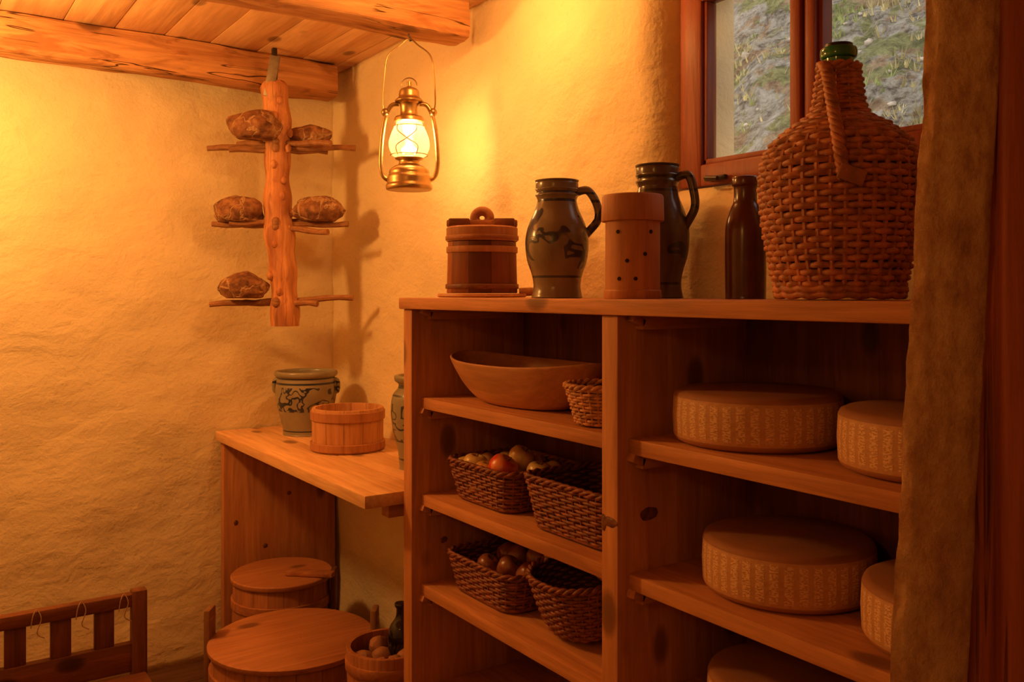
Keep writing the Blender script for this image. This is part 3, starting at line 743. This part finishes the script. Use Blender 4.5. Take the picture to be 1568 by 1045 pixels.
for i,(u,v) in enumerate([(-.06,-.04),(-.02,-.08),(.03,-.07),(-.07,.03),(-.02,-.0),(.0,.07)]):
    pb.blob((u,v,.43+.01*(i%3)),(.04,.03,.03),'pot',i,.25,seg=18,nr=10,mat4=Matrix.Rotation(i*.8,4,'Z'))
pb.lathe(smooth_prof([(0,0),(.038,0),(.042,.01),(.043,.10),(.036,.14),(.018,.17),(.016,.2),(.02,.203),(.02,.215),(0,.216)],4),'black',c=(.040,-.012,.39))
pb.done()

# ------------------------------------------------------------------ slatted bench (bottom left)
be=B('slatted_bench'); yb=3.28
be.bx(-1.0,.70,yb-.02,yb+.02,.51,.555,'darkwood',.006)
be.bx(-1.0,.66,yb-.016,yb+.016,.285,.385,'darkwood',.004)
be.bx(.655,.705,yb-.025,yb+.02,0,.565,'darkwood_z',.005)
be.bx(-1.03,-.985,yb-.025,yb+.02,0,.57,'darkwood_z',.005)
xx=.60
while xx>-.98:
    be.bx(xx-.062,xx,yb-.012,yb+.012,.385,.51,'darkwood_z',.003)
    be.tube(spline([(xx+.012,yb-.0235,.505),(xx+.018,yb-.026,.545),(xx+.03,yb-.02,.560),(xx+.042,yb-.026,.53),(xx+.03,yb-.024,.485),(xx+.052,yb-.024,.465)],5),.0018,'string',6)
    xx-=.133
be.bx(-1.0,.70,yb-.34,yb-.018,.25,.28,'darkwood',.005)
for a in (-1.0,.655):
    be.bx(a,a+.045,yb-.33,yb-.285,0,.25,'darkwood_z',.004)
be.done()

# ------------------------------------------------------------------ door jamb (near right)
def jamb():
    b=B('door_jamb'); mi=b.mi('jamb'); rings=[]
    n=420; prof=[(.075,.10),(.036,.05),(.008,.015),(.0,.004),(.012,-.004),(.04,-.006),(.065,-.003),(.078,.004),(.084,.02),(.09,.12)]
    prof2=[]
    for i in range(len(prof)-1):
        for k in range(6): prof2.append(tuple(prof[i][j]*(1-k/6)+prof[i+1][j]*k/6 for j in (0,1)))
    prof2.append(prof[-1])
    for i in range(n+1):
        z=CEIL*i/n; zz=z-(H-.395)
        Lb=.386+.054*zz if zz>0 else .386+.02*zz
        ring=[]
        for (u,v) in prof2:
            q=Vector((u*9,v*9,z*3.2))
            d=.006*noise.noise(q*1.6)+.0035*noise.noise(q*4)+.0024*noise.noise(Vector((u*60,v*60,z*30)))+.0010*noise.noise(Vector((u*140,v*140,z*90)))
            uu=Lb+u+ (d*1.3 if u<.06 else 0); vv=.90+v+d*.8
            ring.append(b.bm.verts.new(ER*uu+EF*vv+Vector((0,0,z))))
        rings.append(ring)
    m=len(prof2)
    for i in range(n):
        for j in range(m):
            f=b.bm.faces.new((rings[i][j],rings[i][(j+1)%m],rings[i+1][(j+1)%m],rings[i+1][j])); f.material_index=mi
    b.bm.faces.new(rings[0]); b.bm.faces.new(rings[-1])
    R=Matrix.Rotation(-.604,3,'Z')
    for u0,u1,v0,dp in ((.470,.505,.910,.04),(.497,.66,.895,.1),(.662,.85,.90,.1),(.852,1.02,.90,.1)):
        b.box(ER*((u0+u1)/2)+EF*(v0+dp/2)+Vector((0,0,CEIL/2)),(u1-u0,dp,CEIL-.004),'jamb2',rot=R,bev=.007,seg=3)
    b.done(50)
jamb()

# ------------------------------------------------------------------ world, camera
wd=bpy.data.worlds.new('daylight'); scene.world=wd; wd.use_nodes=True
bg=wd.node_tree.nodes['Background']; bg.inputs[0].default_value=(1,.93,.85,1); bg.inputs[1].default_value=1.5
cam=bpy.data.cameras.new('camera'); co=bpy.data.objects.new('camera',cam); scene.collection.objects.link(co)
co.location=(0,0,H); co.rotation_euler=(math.radians(90),0,math.radians(-34.6))
cam.sensor_width=36; cam.lens=31.11; cam.shift_y=-.0462; cam.clip_start=.02
scene.camera=co
try:
    scene.view_settings.view_transform='Standard'; scene.view_settings.look='None'
except Exception as e: print(e)
